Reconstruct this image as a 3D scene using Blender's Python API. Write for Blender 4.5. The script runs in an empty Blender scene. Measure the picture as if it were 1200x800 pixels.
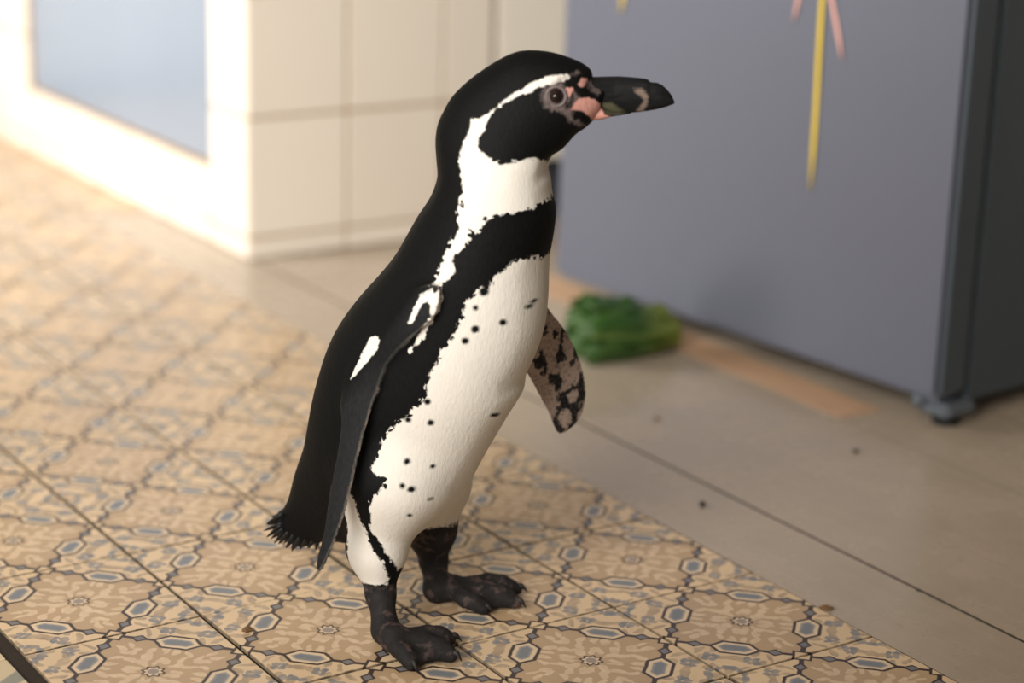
import bpy, bmesh, math, random
import numpy as np
from mathutils import Matrix, Vector

# ---------------------------------------------------------------- camera, world, lights, exposure
sc = bpy.context.scene
COL = sc.collection
cam_d = bpy.data.cameras.new('camera'); cam = bpy.data.objects.new('camera', cam_d); COL.objects.link(cam)
cr, cu, cf = Vector((0.83778, -0.54530, 0.02770)), Vector((0.1324, 0.2521, 0.9586)), Vector((0.52970, 0.79940, -0.28340))
cf.normalize(); cr = (cr - cr.dot(cf) * cf).normalized(); cu = cr.cross(cf)
CAMPOS = Vector((-0.86534, -1.89334, 0.92444))
cam.matrix_world = Matrix(((cr.x, cu.x, -cf.x, CAMPOS.x), (cr.y, cu.y, -cf.y, CAMPOS.y), (cr.z, cu.z, -cf.z, CAMPOS.z), (0, 0, 0, 1)))
cam_d.sensor_width = 36; cam_d.lens = 2437.75 / 1200 * 36
cam_d.clip_start = .05
cam_d.dof.use_dof = True; cam_d.dof.focus_distance = 2.15; cam_d.dof.aperture_fstop = 2.0
sc.camera = cam

w = bpy.data.worlds.new('room_light'); sc.world = w; w.use_nodes = True
w.node_tree.nodes['Background'].inputs[0].default_value = (1.0, .925, .84, 1)
w.node_tree.nodes['Background'].inputs[1].default_value = 0.34

def area(name, loc, target, sx, sy, power, col):
    d = bpy.data.lights.new(name, 'AREA'); d.shape = 'RECTANGLE'; d.size = sx; d.size_y = sy; d.energy = power; d.color = col
    o = bpy.data.objects.new(name, d); COL.objects.link(o); o.location = loc
    o.rotation_euler = (Vector(target) - Vector(loc)).to_track_quat('-Z', 'Y').to_euler()
    return o
wa = area('window_daylight', (-1.25, 2.15, 1.15), (.72, 2.05, .10), 1.1, 1.2, 29, (1.0, .975, .945)); wa.data.spread = math.radians(100)
wb_ = area('side_window_daylight', (-1.75, -1.0, 1.5), (.55, 1.1, .80), 1.7, 1.5, 39, (1.0, .94, .86)); wb_.data.spread = math.radians(84)

sc.view_settings.view_transform = 'Standard'; sc.view_settings.look = 'None'
sc.view_settings.exposure = 0.0; sc.view_settings.gamma = 1.0; sc.view_settings.use_curve_mapping = False

# ---------------------------------------------------------------- helpers
def new_obj(name, me, mat=None, parent=None, loc=None):
    o = bpy.data.objects.new(name, me); COL.objects.link(o)
    if mat is not None and me is not None and not len(me.materials): me.materials.append(mat)
    if parent is not None: o.parent = parent
    if loc is not None: o.location = loc
    return o
def empty(name, loc=(0, 0, 0), rz=0):
    o = bpy.data.objects.new(name, None); COL.objects.link(o); o.location = loc; o.rotation_euler = (0, 0, rz)
    o.empty_display_size = .05
    return o
def tag(o, label, cat, group=None):
    o['label'] = label; o['category'] = cat
    if group: o['group'] = group
    return o
def bm_mesh(name, bm, smooth=False):
    me = bpy.data.meshes.new(name); bm.normal_update(); bm.to_mesh(me); bm.free()
    if smooth:
        me.polygons.foreach_set('use_smooth', [True] * len(me.polygons))
    return me
def box_mesh(name, sx, sy, sz, bev=0.0, seg=1, base=False):
    """box centred on x, y; top at z = 0 (base=False) or bottom at z = 0"""
    bm = bmesh.new(); bmesh.ops.create_cube(bm, size=1)
    for v in bm.verts:
        v.co.x *= sx; v.co.y *= sy; v.co.z = (v.co.z + (.5 if base else -.5)) * sz
    if bev > 0:
        bmesh.ops.bevel(bm, geom=list(bm.edges), offset=bev, segments=seg, affect='EDGES')
    return bm_mesh(name, bm)
def part(name, ax, bx_, ay, by, az, bz, mat, parent, bev=0.002, seg=2):
    me = box_mesh(name, bx_ - ax, by - ay, bz - az, bev, seg, True)
    return new_obj(name, me, mat, parent, ((ax + bx_) / 2, (ay + by) / 2, az))
def grid_mesh(name, P, closed_u=False, cap=True):
    """P[i][j] rings -> tube mesh (j closed); ends capped"""
    n, k = len(P), len(P[0]); verts = [tuple(p) for r in P for p in r]; faces = []
    for i in range(n - 1):
        for j in range(k):
            a, b = i * k + j, i * k + (j + 1) % k
            faces.append((a, b, b + k, a + k))
    if cap:
        faces.append(tuple(reversed(range(k)))); faces.append(tuple(range((n - 1) * k, n * k)))
    me = bpy.data.meshes.new(name); me.from_pydata(verts, [], faces)
    me.polygons.foreach_set('use_smooth', [True] * len(faces)); me.update()
    return me

# node expressions
class E:
    def __init__(s, nt, sock): s.nt, s.k = nt, sock
    def op(s, o, b=None, c=None, clamp=False):
        n = s.nt.nodes.new('ShaderNodeMath'); n.operation = o; n.use_clamp = clamp
        for i, v in enumerate((s, b, c)):
            if v is None: continue
            if isinstance(v, E): s.nt.links.new(v.k, n.inputs[i])
            else: n.inputs[i].default_value = v
        return E(s.nt, n.outputs[0])
    def __add__(s, b): return s.op('ADD', b)
    __radd__ = __add__
    def __sub__(s, b): return s.op('SUBTRACT', b)
    def __rsub__(s, b): return (s * -1.0) + b
    def __mul__(s, b): return s.op('MULTIPLY', b)
    __rmul__ = __mul__
    def __truediv__(s, b): return s.op('DIVIDE', b)
    def abs(s): return s.op('ABSOLUTE')
    def max(s, b): return s.op('MAXIMUM', b)
    def min(s, b): return s.op('MINIMUM', b)
    def sqrt(s): return s.op('SQRT')
    def sq(s): return s * s
    def inside(s, soft=.004):      # 1 where s < 0
        return (s * (-1.0 / soft)).op('ADD', .5, clamp=True)
    def pos(s, soft=.004):         # 1 where s > 0
        return (s * (1.0 / soft)).op('ADD', .5, clamp=True)
    def clamp01(s): return s.op('ADD', 0.0, clamp=True)
def mat_new(name):
    m = bpy.data.materials.new(name); m.use_nodes = True
    nt = m.node_tree; b = nt.nodes['Principled BSDF']
    return m, nt, b
def rgb(nt, c):
    n = nt.nodes.new('ShaderNodeRGB'); n.outputs[0].default_value = (*c, 1); return n.outputs[0]
def mix(nt, fac, a, b):
    n = nt.nodes.new('ShaderNodeMix'); n.data_type = 'RGBA'
    if isinstance(fac, E): nt.links.new(fac.k, n.inputs[0])
    else: n.inputs[0].default_value = fac
    for i, c in ((6, a), (7, b)):
        if isinstance(c, tuple): n.inputs[i].default_value = (*c, 1)
        else: nt.links.new(c, n.inputs[i])
    return n.outputs[2]
def coords(nt, kind='Object'):
    t = nt.nodes.new('ShaderNodeTexCoord'); return t.outputs[kind]
def sep(nt, v):
    n = nt.nodes.new('ShaderNodeSeparateXYZ'); nt.links.new(v, n.inputs[0])
    return [E(nt, n.outputs[i]) for i in range(3)]
def noise(nt, vec, scale, detail=2, rough=.5, stretch=None):
    if stretch:
        mp = nt.nodes.new('ShaderNodeMapping'); nt.links.new(vec, mp.inputs[0]); mp.inputs['Scale'].default_value = stretch; vec = mp.outputs[0]
    n = nt.nodes.new('ShaderNodeTexNoise'); nt.links.new(vec, n.inputs['Vector'])
    n.inputs['Scale'].default_value = scale; n.inputs['Detail'].default_value = detail; n.inputs['Roughness'].default_value = rough
    return E(nt, n.outputs[0])
def attr(nt, name):
    n = nt.nodes.new('ShaderNodeAttribute'); n.attribute_name = name; return E(nt, n.outputs['Fac'])
def bump(nt, b, h, strength=.3, dist=.002):
    n = nt.nodes.new('ShaderNodeBump'); n.inputs['Strength'].default_value = strength; n.inputs['Distance'].default_value = dist
    nt.links.new(h.k, n.inputs['Height']); nt.links.new(n.outputs[0], b.inputs['Normal'])
def plain(name, col, rough=.5, metal=0., var=.06, scale=30, bmp=0., spec=.5, stretch=None, coat=0.):
    m, nt, b = mat_new(name)
    n = noise(nt, coords(nt), scale, 4, .6, stretch)
    c = mix(nt, n, tuple(x * (1 - var) for x in col), tuple(min(1, x * (1 + var)) for x in col))
    nt.links.new(c, b.inputs['Base Color'])
    b.inputs['Roughness'].default_value = rough; b.inputs['Metallic'].default_value = metal
    b.inputs['Specular IOR Level'].default_value = spec
    b.inputs['Coat Weight'].default_value = coat; b.inputs['Coat Roughness'].default_value = .08
    if bmp: bump(nt, b, n, bmp, .001)
    return m
rnd = random.Random(7)

# ---------------------------------------------------------------- floor tiles
T = 0.2
def wear(nt, b, co, col, rough=.36, amt=.10, dirt=None):
    oi = nt.nodes.new('ShaderNodeObjectInfo'); r = E(nt, oi.outputs['Random'])
    g = nt.nodes.new('ShaderNodeTexCoord')
    geo = nt.nodes.new('ShaderNodeNewGeometry')
    n1 = noise(nt, geo.outputs['Position'], 9, 4, .6); n2 = noise(nt, geo.outputs['Position'], 260, 3, .6)
    hs = nt.nodes.new('ShaderNodeHueSaturation'); nt.links.new(col, hs.inputs['Color'])
    v = (r - .5) * amt + (n1 - .5) * .34 + (n2 - .5) * .16 + 1.0
    nt.links.new(v.k, hs.inputs['Value'])
    nt.links.new(hs.outputs[0], b.inputs['Base Color'])
    rr = (n1 - .5) * .25 + rough
    if dirt is not None: rr = rr + dirt * .6; b.inputs['Specular IOR Level'].default_value = .4
    nt.links.new(rr.k, b.inputs['Roughness'])
    bump(nt, b, n1 * .6 + n2 * .1, .12, .002)

def tile_material():
    m, nt, b = mat_new('cement_tile_ornament')
    x, y, z = sep(nt, coords(nt))
    nz = nt.nodes.new('ShaderNodeTexNoise'); geo = nt.nodes.new('ShaderNodeNewGeometry')
    nt.links.new(geo.outputs['Position'], nz.inputs['Vector']); nz.inputs['Scale'].default_value = 90; nz.inputs['Detail'].default_value = 3
    nx, ny, _ = sep(nt, nz.outputs['Color'])
    x = x * (1 / T) + (nx - .5) * .012; y = y * (1 / T) + (ny - .5) * .012
    X, Y = x.abs(), y.abs()
    s = ((Y - X) * .7071).abs(); t = (X + Y - .5) * .7071; ta = t.abs()
    mm, nn = X.max(Y), X.min(Y)
    nw = nt.nodes.new('ShaderNodeTexNoise'); nt.links.new(geo.outputs['Position'], nw.inputs['Vector']); nw.inputs['Scale'].default_value = 55; nw.inputs['Detail'].default_value = 2
    wx, wy, _ = sep(nt, nw.outputs['Color'])
    X2, Y2 = (x + (wx - .5) * .075).abs(), (y + (wy - .5) * .075).abs()
    m2, n2_ = X2.max(Y2), X2.min(Y2)
    def ell(cx, cy, a, bb, deg):
        p, q = m2, n2_
        ca, sa = math.cos(math.radians(deg)), math.sin(math.radians(deg))
        u = ((p - cx) * ca + (q - cy) * sa) * (1 / a); v = ((q - cy) * ca - (p - cx) * sa) * (1 / bb)
        return (u.sq() + v.sq()).sqrt() - 1.0
    cream, tan, taupe = (.71, .53, .335), (.49, .342, .205), (.36, .265, .18)
    blue, dark, pale = (.20, .215, .235), (.048, .030, .026), (.74, .57, .385)
    col = mix(nt, t.inside(.01), rgb(nt, cream), rgb(nt, tan))
    # cream scrolls on the tan medallion
    sc_ = None
    for e in ((.12, .0, .05, .024, 0), (.175, .045, .05, .022, 35), (.10, .075, .045, .022, 55),
              (.235, .095, .042, .020, 75), (.27, .02, .04, .020, 30), (.20, .16, .05, .020, 45), (.345, .03, .04, .018, 10)):
        q = ell(*e).inside(.25); sc_ = q if sc_ is None else sc_.max(q)
    col = mix(nt, sc_ * t.inside(.02) * (nx * .9 + .25).clamp01(), col, rgb(nt, pale))
    # taupe leaves and blue blossoms in the corners
    lv = None
    for e in ((.36, .20, .045, .02, 50), (.44, .17, .05, .018, 20), (.38, .31, .04, .024, -20), (.47, .25, .03, .02, 80), (.45, .45, .05, .022, 45), (.34, .34, .03, .045, 45), (.47, .36, .03, .016, 90)):
        q = ell(*e).inside(.25); lv = q if lv is None else lv.max(q)
    col = mix(nt, lv * t.pos(.02) * (ny * 1.2 + .1).clamp01(), col, rgb(nt, taupe))
    fl = None
    for (cx, cy) in ((.425, .245), (.425, .30), (.395, .272), (.455, .272), (.475, .40), (.44, .42)):
        q = ell(cx, cy, .024, .021, 45).inside(.2); fl = q if fl is None else fl.max(q)
    col = mix(nt, fl * t.pos(.02) * (nx * 1.2 + .2).clamp01(), col, rgb(nt, (.19, .20, .22)))
    # chain of hexagons and lozenges along the square's sides
    line = (ta - .0135).inside(.006) * (s - .13).pos(.006)
    col = mix(nt, line, col, rgb(nt, dark))
    hexo = (ta - .078).max((s + ta * .9 - .145) * .745)
    col = mix(nt, hexo.inside(.006), col, rgb(nt, dark))
    col = mix(nt, (hexo + .018).inside(.006), col, rgb(nt, pale))
    col = mix(nt, (hexo + .040).inside(.010), col, rgb(nt, (.30, .29, .285)))
    col = mix(nt, (hexo + .052).inside(.014), col, rgb(nt, blue))
    dia = ((s - .213).abs() * .8 + ta) - .043
    col = mix(nt, dia.inside(.006), col, rgb(nt, dark))
    col = mix(nt, (dia + .016).inside(.006), col, rgb(nt, (.20, .19, .20)))
    cross = ((mm - .5).abs()).max(nn * 1.0); cross = (mm - .5).abs() + nn - .075
    col = mix(nt, cross.inside(.006), col, rgb(nt, dark))
    col = mix(nt, (cross + .022).inside(.006), col, rgb(nt, cream))
    # star in the middle
    r = (X.sq() + Y.sq()).sqrt()
    ang = y.op('ARCTAN2', x) * 8.0
    st = r - (ang.op('COSINE') * .008 + .058)
    col = mix(nt, st.inside(.006), col, rgb(nt, dark))
    col = mix(nt, (st + .014).inside(.006), col, rgb(nt, pale))
    col = mix(nt, (r - .030).inside(.008), col, rgb(nt, (.33, .27, .23)))
    dirt = ((X - .4865).max(Y - .4915) + (nx - .5) * .008).pos(.006)
    col = mix(nt, dirt * (E(nt, nt.nodes.new('ShaderNodeObjectInfo').outputs['Random']) * .45 + .55), col, rgb(nt, (.022, .014, .009)))
    wear(nt, b, None, col, dirt=dirt)
    return m
def border_tile_material():
    m, nt, b = mat_new('cement_border_tile')
    x, y, z = sep(nt, coords(nt)); x = x * (1 / T); y = y * (1 / T); X, Y = x.abs(), y.abs()
    r = (X.sq() + Y.sq()).sqrt(); ang = y.op('ARCTAN2', x)
    col = rgb(nt, (.62, .50, .33))
    leaf = (r - .30 - (ang * 4.0).op('COSINE') * .12).abs() - .035
    col = mix(nt, leaf.inside(.02), col, rgb(nt, (.24, .22, .17)))
    ray_ = (ang * 12.0).op('COSINE') - .45
    col = mix(nt, ray_.pos(.2) * (r - .36).pos(.02), col, rgb(nt, (.28, .27, .22)))
    col = mix(nt, (r - .12).inside(.02), col, rgb(nt, (.30, .30, .31)))
    wear(nt, b, None, col)
    return m
def plank_material():
    m, nt, b = mat_new('cream_painted_board')
    geo = nt.nodes.new('ShaderNodeNewGeometry'); co = coords(nt)
    g = noise(nt, co, 10, 5, .6, (6, .5, 1)); sp = noise(nt, geo.outputs['Position'], 42, 4, .7)
    col = mix(nt, g, (.40, .325, .25), (.47, .39, .305))
    col = mix(nt, (sp - .735).pos(.05) * .6, col, rgb(nt, (.20, .14, .09)))
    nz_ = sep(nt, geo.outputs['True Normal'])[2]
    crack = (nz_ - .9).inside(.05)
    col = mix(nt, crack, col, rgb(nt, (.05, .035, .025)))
    wear(nt, b, None, col, .26, .05, dirt=crack)
    return m
M_tile, M_border, M_plank = tile_material(), border_tile_material(), plank_material()
M_grout = plain('dirty_grout', (.028, .019, .012), .9, var=.3, scale=120)
def struct(o): o['kind'] = 'structure'; return o
fl_me = box_mesh('floor', 4.0, 5.6, .05)
floor_ = struct(new_obj('floor', fl_me, M_grout, None, (.4, .45, -.0035)))
floor_['label'] = 'ornamental cement tile floor with a border of cream painted boards'
def on_floor(o, x, y): o.parent = floor_; o.location = (x - .4, y - .45, .0035)
tile_me = box_mesh('floor_tile', T - .0046, T - .0026, .012, .0006)
for i in range(-1, 4):
    for k in range(9 if i == 3 else -9, 15):
        o = new_obj('floor_tile', tile_me, M_tile)
        on_floor(o, (i + .5) * T + rnd.uniform(-.0004, .0004), (k + .5) * T + rnd.uniform(-.0004, .0004)); o.location.z += rnd.uniform(-.0006, .0006)
bt_me = box_mesh('border_tile', T - .004, T - .003, .012, .0012)
for k in range(-9, 15):
    for c in range(6):
        o = new_obj('border_tile', bt_me, M_border); on_floor(o, -.315 - c * T, (k + .5) * T)
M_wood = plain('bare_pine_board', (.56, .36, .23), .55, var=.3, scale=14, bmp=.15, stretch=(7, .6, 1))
edges = [.5985, .7333, .8667, 1.066, 1.146, 1.28, 1.413, 1.546, 1.68, 1.813, 1.946, 2.08, 2.213, 2.346]
for n in range(len(edges) - 1):
    gap = .0034 if n == 0 else .0010; a_, b_ = edges[n], edges[n + 1] - gap
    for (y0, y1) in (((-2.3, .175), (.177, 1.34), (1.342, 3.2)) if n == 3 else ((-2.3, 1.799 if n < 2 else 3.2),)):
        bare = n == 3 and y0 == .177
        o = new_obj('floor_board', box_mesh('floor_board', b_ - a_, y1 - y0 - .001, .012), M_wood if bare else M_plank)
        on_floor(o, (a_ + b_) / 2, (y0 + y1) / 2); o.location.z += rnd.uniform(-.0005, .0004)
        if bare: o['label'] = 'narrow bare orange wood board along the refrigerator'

# ---------------------------------------------------------------- walls behind
M_plaster = plain('cream_plaster', (.66, .60, .50), .8, var=.05, scale=12, bmp=.1)
wb = new_obj('wall_back', box_mesh('wall_back', 1.18, .08, 2.4, 0, 1, True), M_plaster, None, (1.84, 2.2, 0)); struct(wb); wb['label'] = 'cream plastered back wall behind the cabinet'
wr = new_obj('wall_right', box_mesh('wall_right', .08, 4.6, 2.4, 0, 1, True), M_plaster, None, (2.40, -.05, 0)); struct(wr); wr['label'] = 'cream plastered wall behind the refrigerator'  # front stretch is added out of view to hold back ambient light

wf = new_obj('light_block_wall', box_mesh('light_block_wall', 2.30, .08, 2.4, 0, 1, True), M_plaster, None, (1.21, -2.31, 0)); struct(wf); wf['label'] = 'unseen cream plastered wall added to block ambient light from the right front'  # added out of view; keeps ambient light off the refrigerator side and near boards
wl = new_obj('wall_left', box_mesh('wall_left', 2.34, .08, 2.4, 0, 1, True), M_plaster, None, (-.44, 3.26, 0)); struct(wl); wl['label'] = 'cream plastered wall at the far end of the tiled floor'
ce = new_obj('ceiling', box_mesh('ceiling', 3.5, 5.4, .08, 0, 1, True), M_plaster, None, (.69, .35, 2.4)); struct(ce); ce['label'] = 'unseen cream ceiling added to block overhead ambient light'  # added above the view to cut ambient light on the floor

# ---------------------------------------------------------------- tiled stove
def glaze_material():
    m, nt, b = mat_new('white_glazed_tile')
    oi = nt.nodes.new('ShaderNodeObjectInfo'); n = noise(nt, coords(nt), 7, 3)
    v = E(nt, oi.outputs['Random']) * .5 + n * .5
    nt.links.new(mix(nt, v, (.70, .635, .55), (.76, .70, .615)), b.inputs['Base Color'])
    b.inputs['Roughness'].default_value = .16; bump(nt, b, n, .08, .004)
    return m
M_glaze = glaze_material()
M_sgrout = plain('stained_tile_grout', (.34, .22, .11), .85, var=.3, scale=20)
stove = tag(empty('tiled_stove', (.72, 1.355, 0)), 'white glazed tiled kitchen stove with a blue-grey door in its bright front', 'stove')
def core(): 
    bm = bmesh.new()
    def bx(a, b_, c, d, e, f):
        r = bmesh.ops.create_cube(bm, size=1)
        for v in r['verts']: v.co = ((a + b_) / 2 + v.co.x * (b_ - a), (c + d) / 2 + v.co.y * (d - c), (e + f) / 2 + v.co.z * (f - e))
    return bm, bx
bm, bx = core()
bx(.006, .505, .006, .157, 0, 1.0); bx(.006, .505, 1.073, 1.5, 0, 1.0); bx(.03, .505, .157, 1.073, 0, 1.0); bx(.006, .03, .157, 1.073, 0, .144)
new_obj('masonry', bm_mesh('masonry', bm), M_sgrout, stove)
rows = [(0, .04), (.04, .255), (.255, .47), (.47, .685), (.685, .90), (.90, 1.0)]
_tm = {}
def wall_tile(side, a0, a1, z0, z1):
    g = .005; k = (side, round(a1 - a0, 4), round(z1 - z0, 4))
    if k not in _tm:
        wd, ht = a1 - a0 - g, z1 - z0 - g
        me = box_mesh('tile', wd if side else .009, .009 if side else wd, ht, .0022, 2, True); _tm[k] = me
    o = new_obj('tile', _tm[k], M_glaze, stove)
    c = (a0 + a1) / 2
    o.location = (c, .0045, z0 + g / 2) if side else (.0045, c, z0 + g / 2)
    o.rotation_euler = (rnd.uniform(-.004, .004), rnd.uniform(-.003, .003), rnd.uniform(-.004, .004))
for z0, z1 in rows:                                   # side that faces the room
    for a in (0, .2, .4):
        wall_tile(True, a, min(a + .2, .508), z0, z1)
for z0, z1 in rows:                                   # front
    wall_tile(False, .0, .155, z0, z1)
    for a in (1.075, 1.275): wall_tile(False, a, a + .2, z0, z1)
for a in np.arange(5) * .184 + .155:
    wall_tile(False, a, a + .184, 0, .04); wall_tile(False, a, a + .184, .04, .142)
# door of the stove
M_bluedoor = plain('blue_grey_enamel', (.36, .44, .56), .26, .5, .05, 5, .05, stretch=(1, 1, .1))
d_ = part('stove_door', .012, .029, .160, 1.070, .146, .99, M_bluedoor, stove, .003); d_['label'] = 'blue-grey enamelled door panel'

# cupboard between stove and refrigerator
M_cream = plain('cream_lacquer', (.76, .71, .62), .35, var=.03, scale=8)
M_dark = plain('dark_recess', (.03, .033, .045), .7)
cup = tag(empty('cupboard', (1.24, 1.36, 0)), 'cream cupboard on a dark plinth between the stove and the refrigerator', 'cupboard')
part('carcass', 0, .42, .018, .55, .125, .95, M_cream, cup)
part('cupboard_door', .002, .418, 0, .017, .128, .948, M_cream, cup, .003)
part('plinth', .02, .40, .06, .52, 0, .125, M_dark, cup)

# ---------------------------------------------------------------- refrigerator
FA = math.atan2(-.081, -.827)      # local +y runs along the front towards the stove
fr = tag(empty('refrigerator', (1.145, .068, 0), math.radians(5.6)), 'large grey refrigerator with a satin door standing on short feet', 'refrigerator')
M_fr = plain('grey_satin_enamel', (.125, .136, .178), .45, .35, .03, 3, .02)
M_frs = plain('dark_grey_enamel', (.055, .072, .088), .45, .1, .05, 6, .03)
M_gasket = plain('black_rubber', (.01, .011, .013), .7)
M_plastic = plain('grey_plastic', (.10, .118, .14), .45)
W_ = .835
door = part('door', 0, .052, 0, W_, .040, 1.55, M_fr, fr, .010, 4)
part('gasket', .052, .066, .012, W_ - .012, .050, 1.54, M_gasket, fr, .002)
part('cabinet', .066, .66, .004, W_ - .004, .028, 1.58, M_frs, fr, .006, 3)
part('door_trim', .0045, .052, -.0012, .006, .052, 1.54, M_frs, fr, .001)
hinge = part('hinge_bracket', .012, .075, -.010, .050, .016, .036, M_plastic, fr, .006, 3)
bm = bmesh.new(); bmesh.ops.create_cone(bm, cap_ends=True, segments=20, radius1=.010, radius2=.010, depth=.016)
new_obj('hinge_pin', bm_mesh('hinge_pin', bm, True), M_plastic, fr, (.014, .045, .032))
for (fx, fy) in ((.045, .02), (.30, W_ - .06), (.62, .03), (.62, W_ - .03)):
    bm = bmesh.new(); bmesh.ops.create_cone(bm, cap_ends=True, segments=20, radius1=.020, radius2=.016, depth=.030)
    new_obj('foot', bm_mesh('foot', bm, True), M_gasket, fr, (fx, fy, .015))

# traced outlines of the penguin in its own frame, metres
PROFILE=[(0.1787,0.5902),(0.1769,0.6000),(0.1675,0.6076),(0.1517,0.6137),(0.1308,0.6183),(0.1074,0.6181),(0.0894,0.6113),(0.0699,0.5987),(0.0530,0.5852),(0.0390,0.5703),(0.0305,0.5556),(0.0245,0.5405),(0.0229,0.5235),(0.0245,0.5039),(0.0255,0.4880),(0.0187,0.4671),(0.0042,0.4437),(-0.0162,0.4060),(-0.0352,0.3803),(-0.0600,0.3507),(-0.0820,0.3181),(-0.0946,0.2888),(-0.1042,0.2559),(-0.1103,0.2295),(-0.1127,0.2167),(-0.1201,0.1834),(-0.1336,0.1467),(-0.1436,0.1125),(-0.1559,0.0891),(-0.1557,0.0701),(-0.1329,0.0582),(-0.1107,0.0657),(-0.0916,0.0719),(-0.0645,0.0739),(-0.0459,0.0846),(-0.0232,0.0867),(-0.0011,0.0986),(0.0240,0.1075),(0.0366,0.1121),(0.0431,0.1216),(0.0556,0.1423),(0.0676,0.1697),(0.0825,0.2007),(0.1004,0.2348),(0.1163,0.2641),(0.1184,0.2802),(0.1290,0.3064),(0.1371,0.3352),(0.1400,0.3672),(0.1398,0.3990),(0.1408,0.4150),(0.1438,0.4338),(0.1457,0.4589),(0.1410,0.4776),(0.1394,0.4922),(0.1367,0.4992),(0.1393,0.5134),(0.1512,0.5228),(0.1626,0.5367),(0.1721,0.5439),(0.1797,0.5514),(0.1872,0.5604),(0.1915,0.5717),(0.1942,0.5845)]
FLIP_N={'o':(0.0441,-0.0850,0.3802),'l':(-0.3069,-0.1648,-0.9373),'q':(0.8640,-0.4614,-0.2018),'n':(-0.3992,-0.8718,0.2840),'poly':[(-0.0180,0.0095),(0.0056,0.0188),(0.0283,0.0093),(0.0542,-0.0066),(0.0762,-0.0156),(0.0882,-0.0170),(0.1288,-0.0144),(0.1630,-0.0101),(0.2084,-0.0009),(0.2388,0.0039),(0.2633,0.0053),(0.2870,0.0048),(0.3016,0.0033),(0.3045,-0.0022),(0.2948,-0.0078),(0.2661,-0.0128),(0.2275,-0.0250),(0.2008,-0.0318),(0.1653,-0.0422),(0.1406,-0.0550),(0.1202,-0.0567),(0.0888,-0.0510),(0.0499,-0.0387),(0.0215,-0.0277),(-0.0043,-0.0156)]}
FLIP_F={'o':(0.0672,0.0850,0.3590),'l':(0.2644,0.3244,-0.9082),'q':(0.7038,0.5789,0.4117),'n':(0.6593,-0.7481,-0.0753),'poly':[(-0.0027,-0.0147),(-0.0087,0.0138),(0.0214,0.0288),(0.0540,0.0358),(0.0759,0.0417),(0.1031,0.0470),(0.1386,0.0470),(0.1684,0.0413),(0.1895,0.0297),(0.2000,0.0141),(0.2016,-0.0022),(0.1943,-0.0074),(0.1733,-0.0074),(0.1558,-0.0087),(0.1350,-0.0112),(0.1162,-0.0131),(0.0780,-0.0192),(0.0314,-0.0226)]}
FEETN={'heel':(0.0024,-0.0793,0.0150),'ank':(-0.0115,-0.0600,0.0475),'knee':(-0.0190,-0.0520,0.0954),'thigh':(-0.0035,-0.0450,0.1715),'toes':[[(0.0193,-0.0977,0.0160),(0.0444,-0.0692,0.0140),(0.0675,-0.0595,0.0080)],[(0.0193,-0.0977,0.0160),(0.0502,-0.0896,0.0140),(0.0834,-0.0979,0.0080)],[(0.0193,-0.0977,0.0160),(0.0309,-0.1152,0.0140),(0.0517,-0.1324,0.0080)]]}
FEETF={'heel':(0.0144,0.0417,0.0150),'ank':(0.0023,0.0620,0.0406),'knee':(0.0013,0.0550,0.0804),'thigh':(0.0089,0.0450,0.1377),'toes':[[(0.0275,0.0496,0.0160),(0.0595,0.0832,0.0160),(0.0912,0.0905,0.0080)],[(0.0275,0.0496,0.0160),(0.0655,0.0600,0.0160),(0.1021,0.0546,0.0080)],[(0.0275,0.0496,0.0160),(0.0532,0.0249,0.0160),(0.0737,0.0258,0.0080)]]}
EYE=(0.1427,0.5794)
BTOP=[(0.1690,0.5957),(0.1779,0.5948),(0.1905,0.5957),(0.2031,0.5964),(0.2157,0.5960),(0.2284,0.5952),(0.2328,0.5941),(0.2342,0.5918),(0.2412,0.5915),(0.2463,0.5895),(0.2516,0.5849),(0.2563,0.5793),(0.2591,0.5737),(0.2598,0.5709)]
BMID=[(0.1640,0.5678),(0.1702,0.5699),(0.1816,0.5697),(0.1868,0.5661),(0.1933,0.5619),(0.1997,0.5599),(0.2148,0.5608),(0.2273,0.5623),(0.2423,0.5654),(0.2523,0.5686),(0.2594,0.5719)]
BBOT=[(0.1693,0.5572),(0.1758,0.5549),(0.1797,0.5519),(0.1873,0.5528),(0.1985,0.5568),(0.2148,0.5597)]
BPALE=[(0.2175,0.5849),(0.2262,0.5865),(0.2329,0.5798),(0.2331,0.5741),(0.2308,0.5689),(0.2292,0.5624),(0.2217,0.5624),(0.2258,0.5687),(0.2293,0.5739),(0.2266,0.5789),(0.2202,0.5818)]
BOLIVE=[(0.1789,0.5742),(0.1866,0.5701),(0.1967,0.5717),(0.2070,0.5658),(0.2122,0.5621),(0.2048,0.5593),(0.1946,0.5596),(0.1882,0.5638)]
TWIST=15.0
BEND_N=0.0
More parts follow.
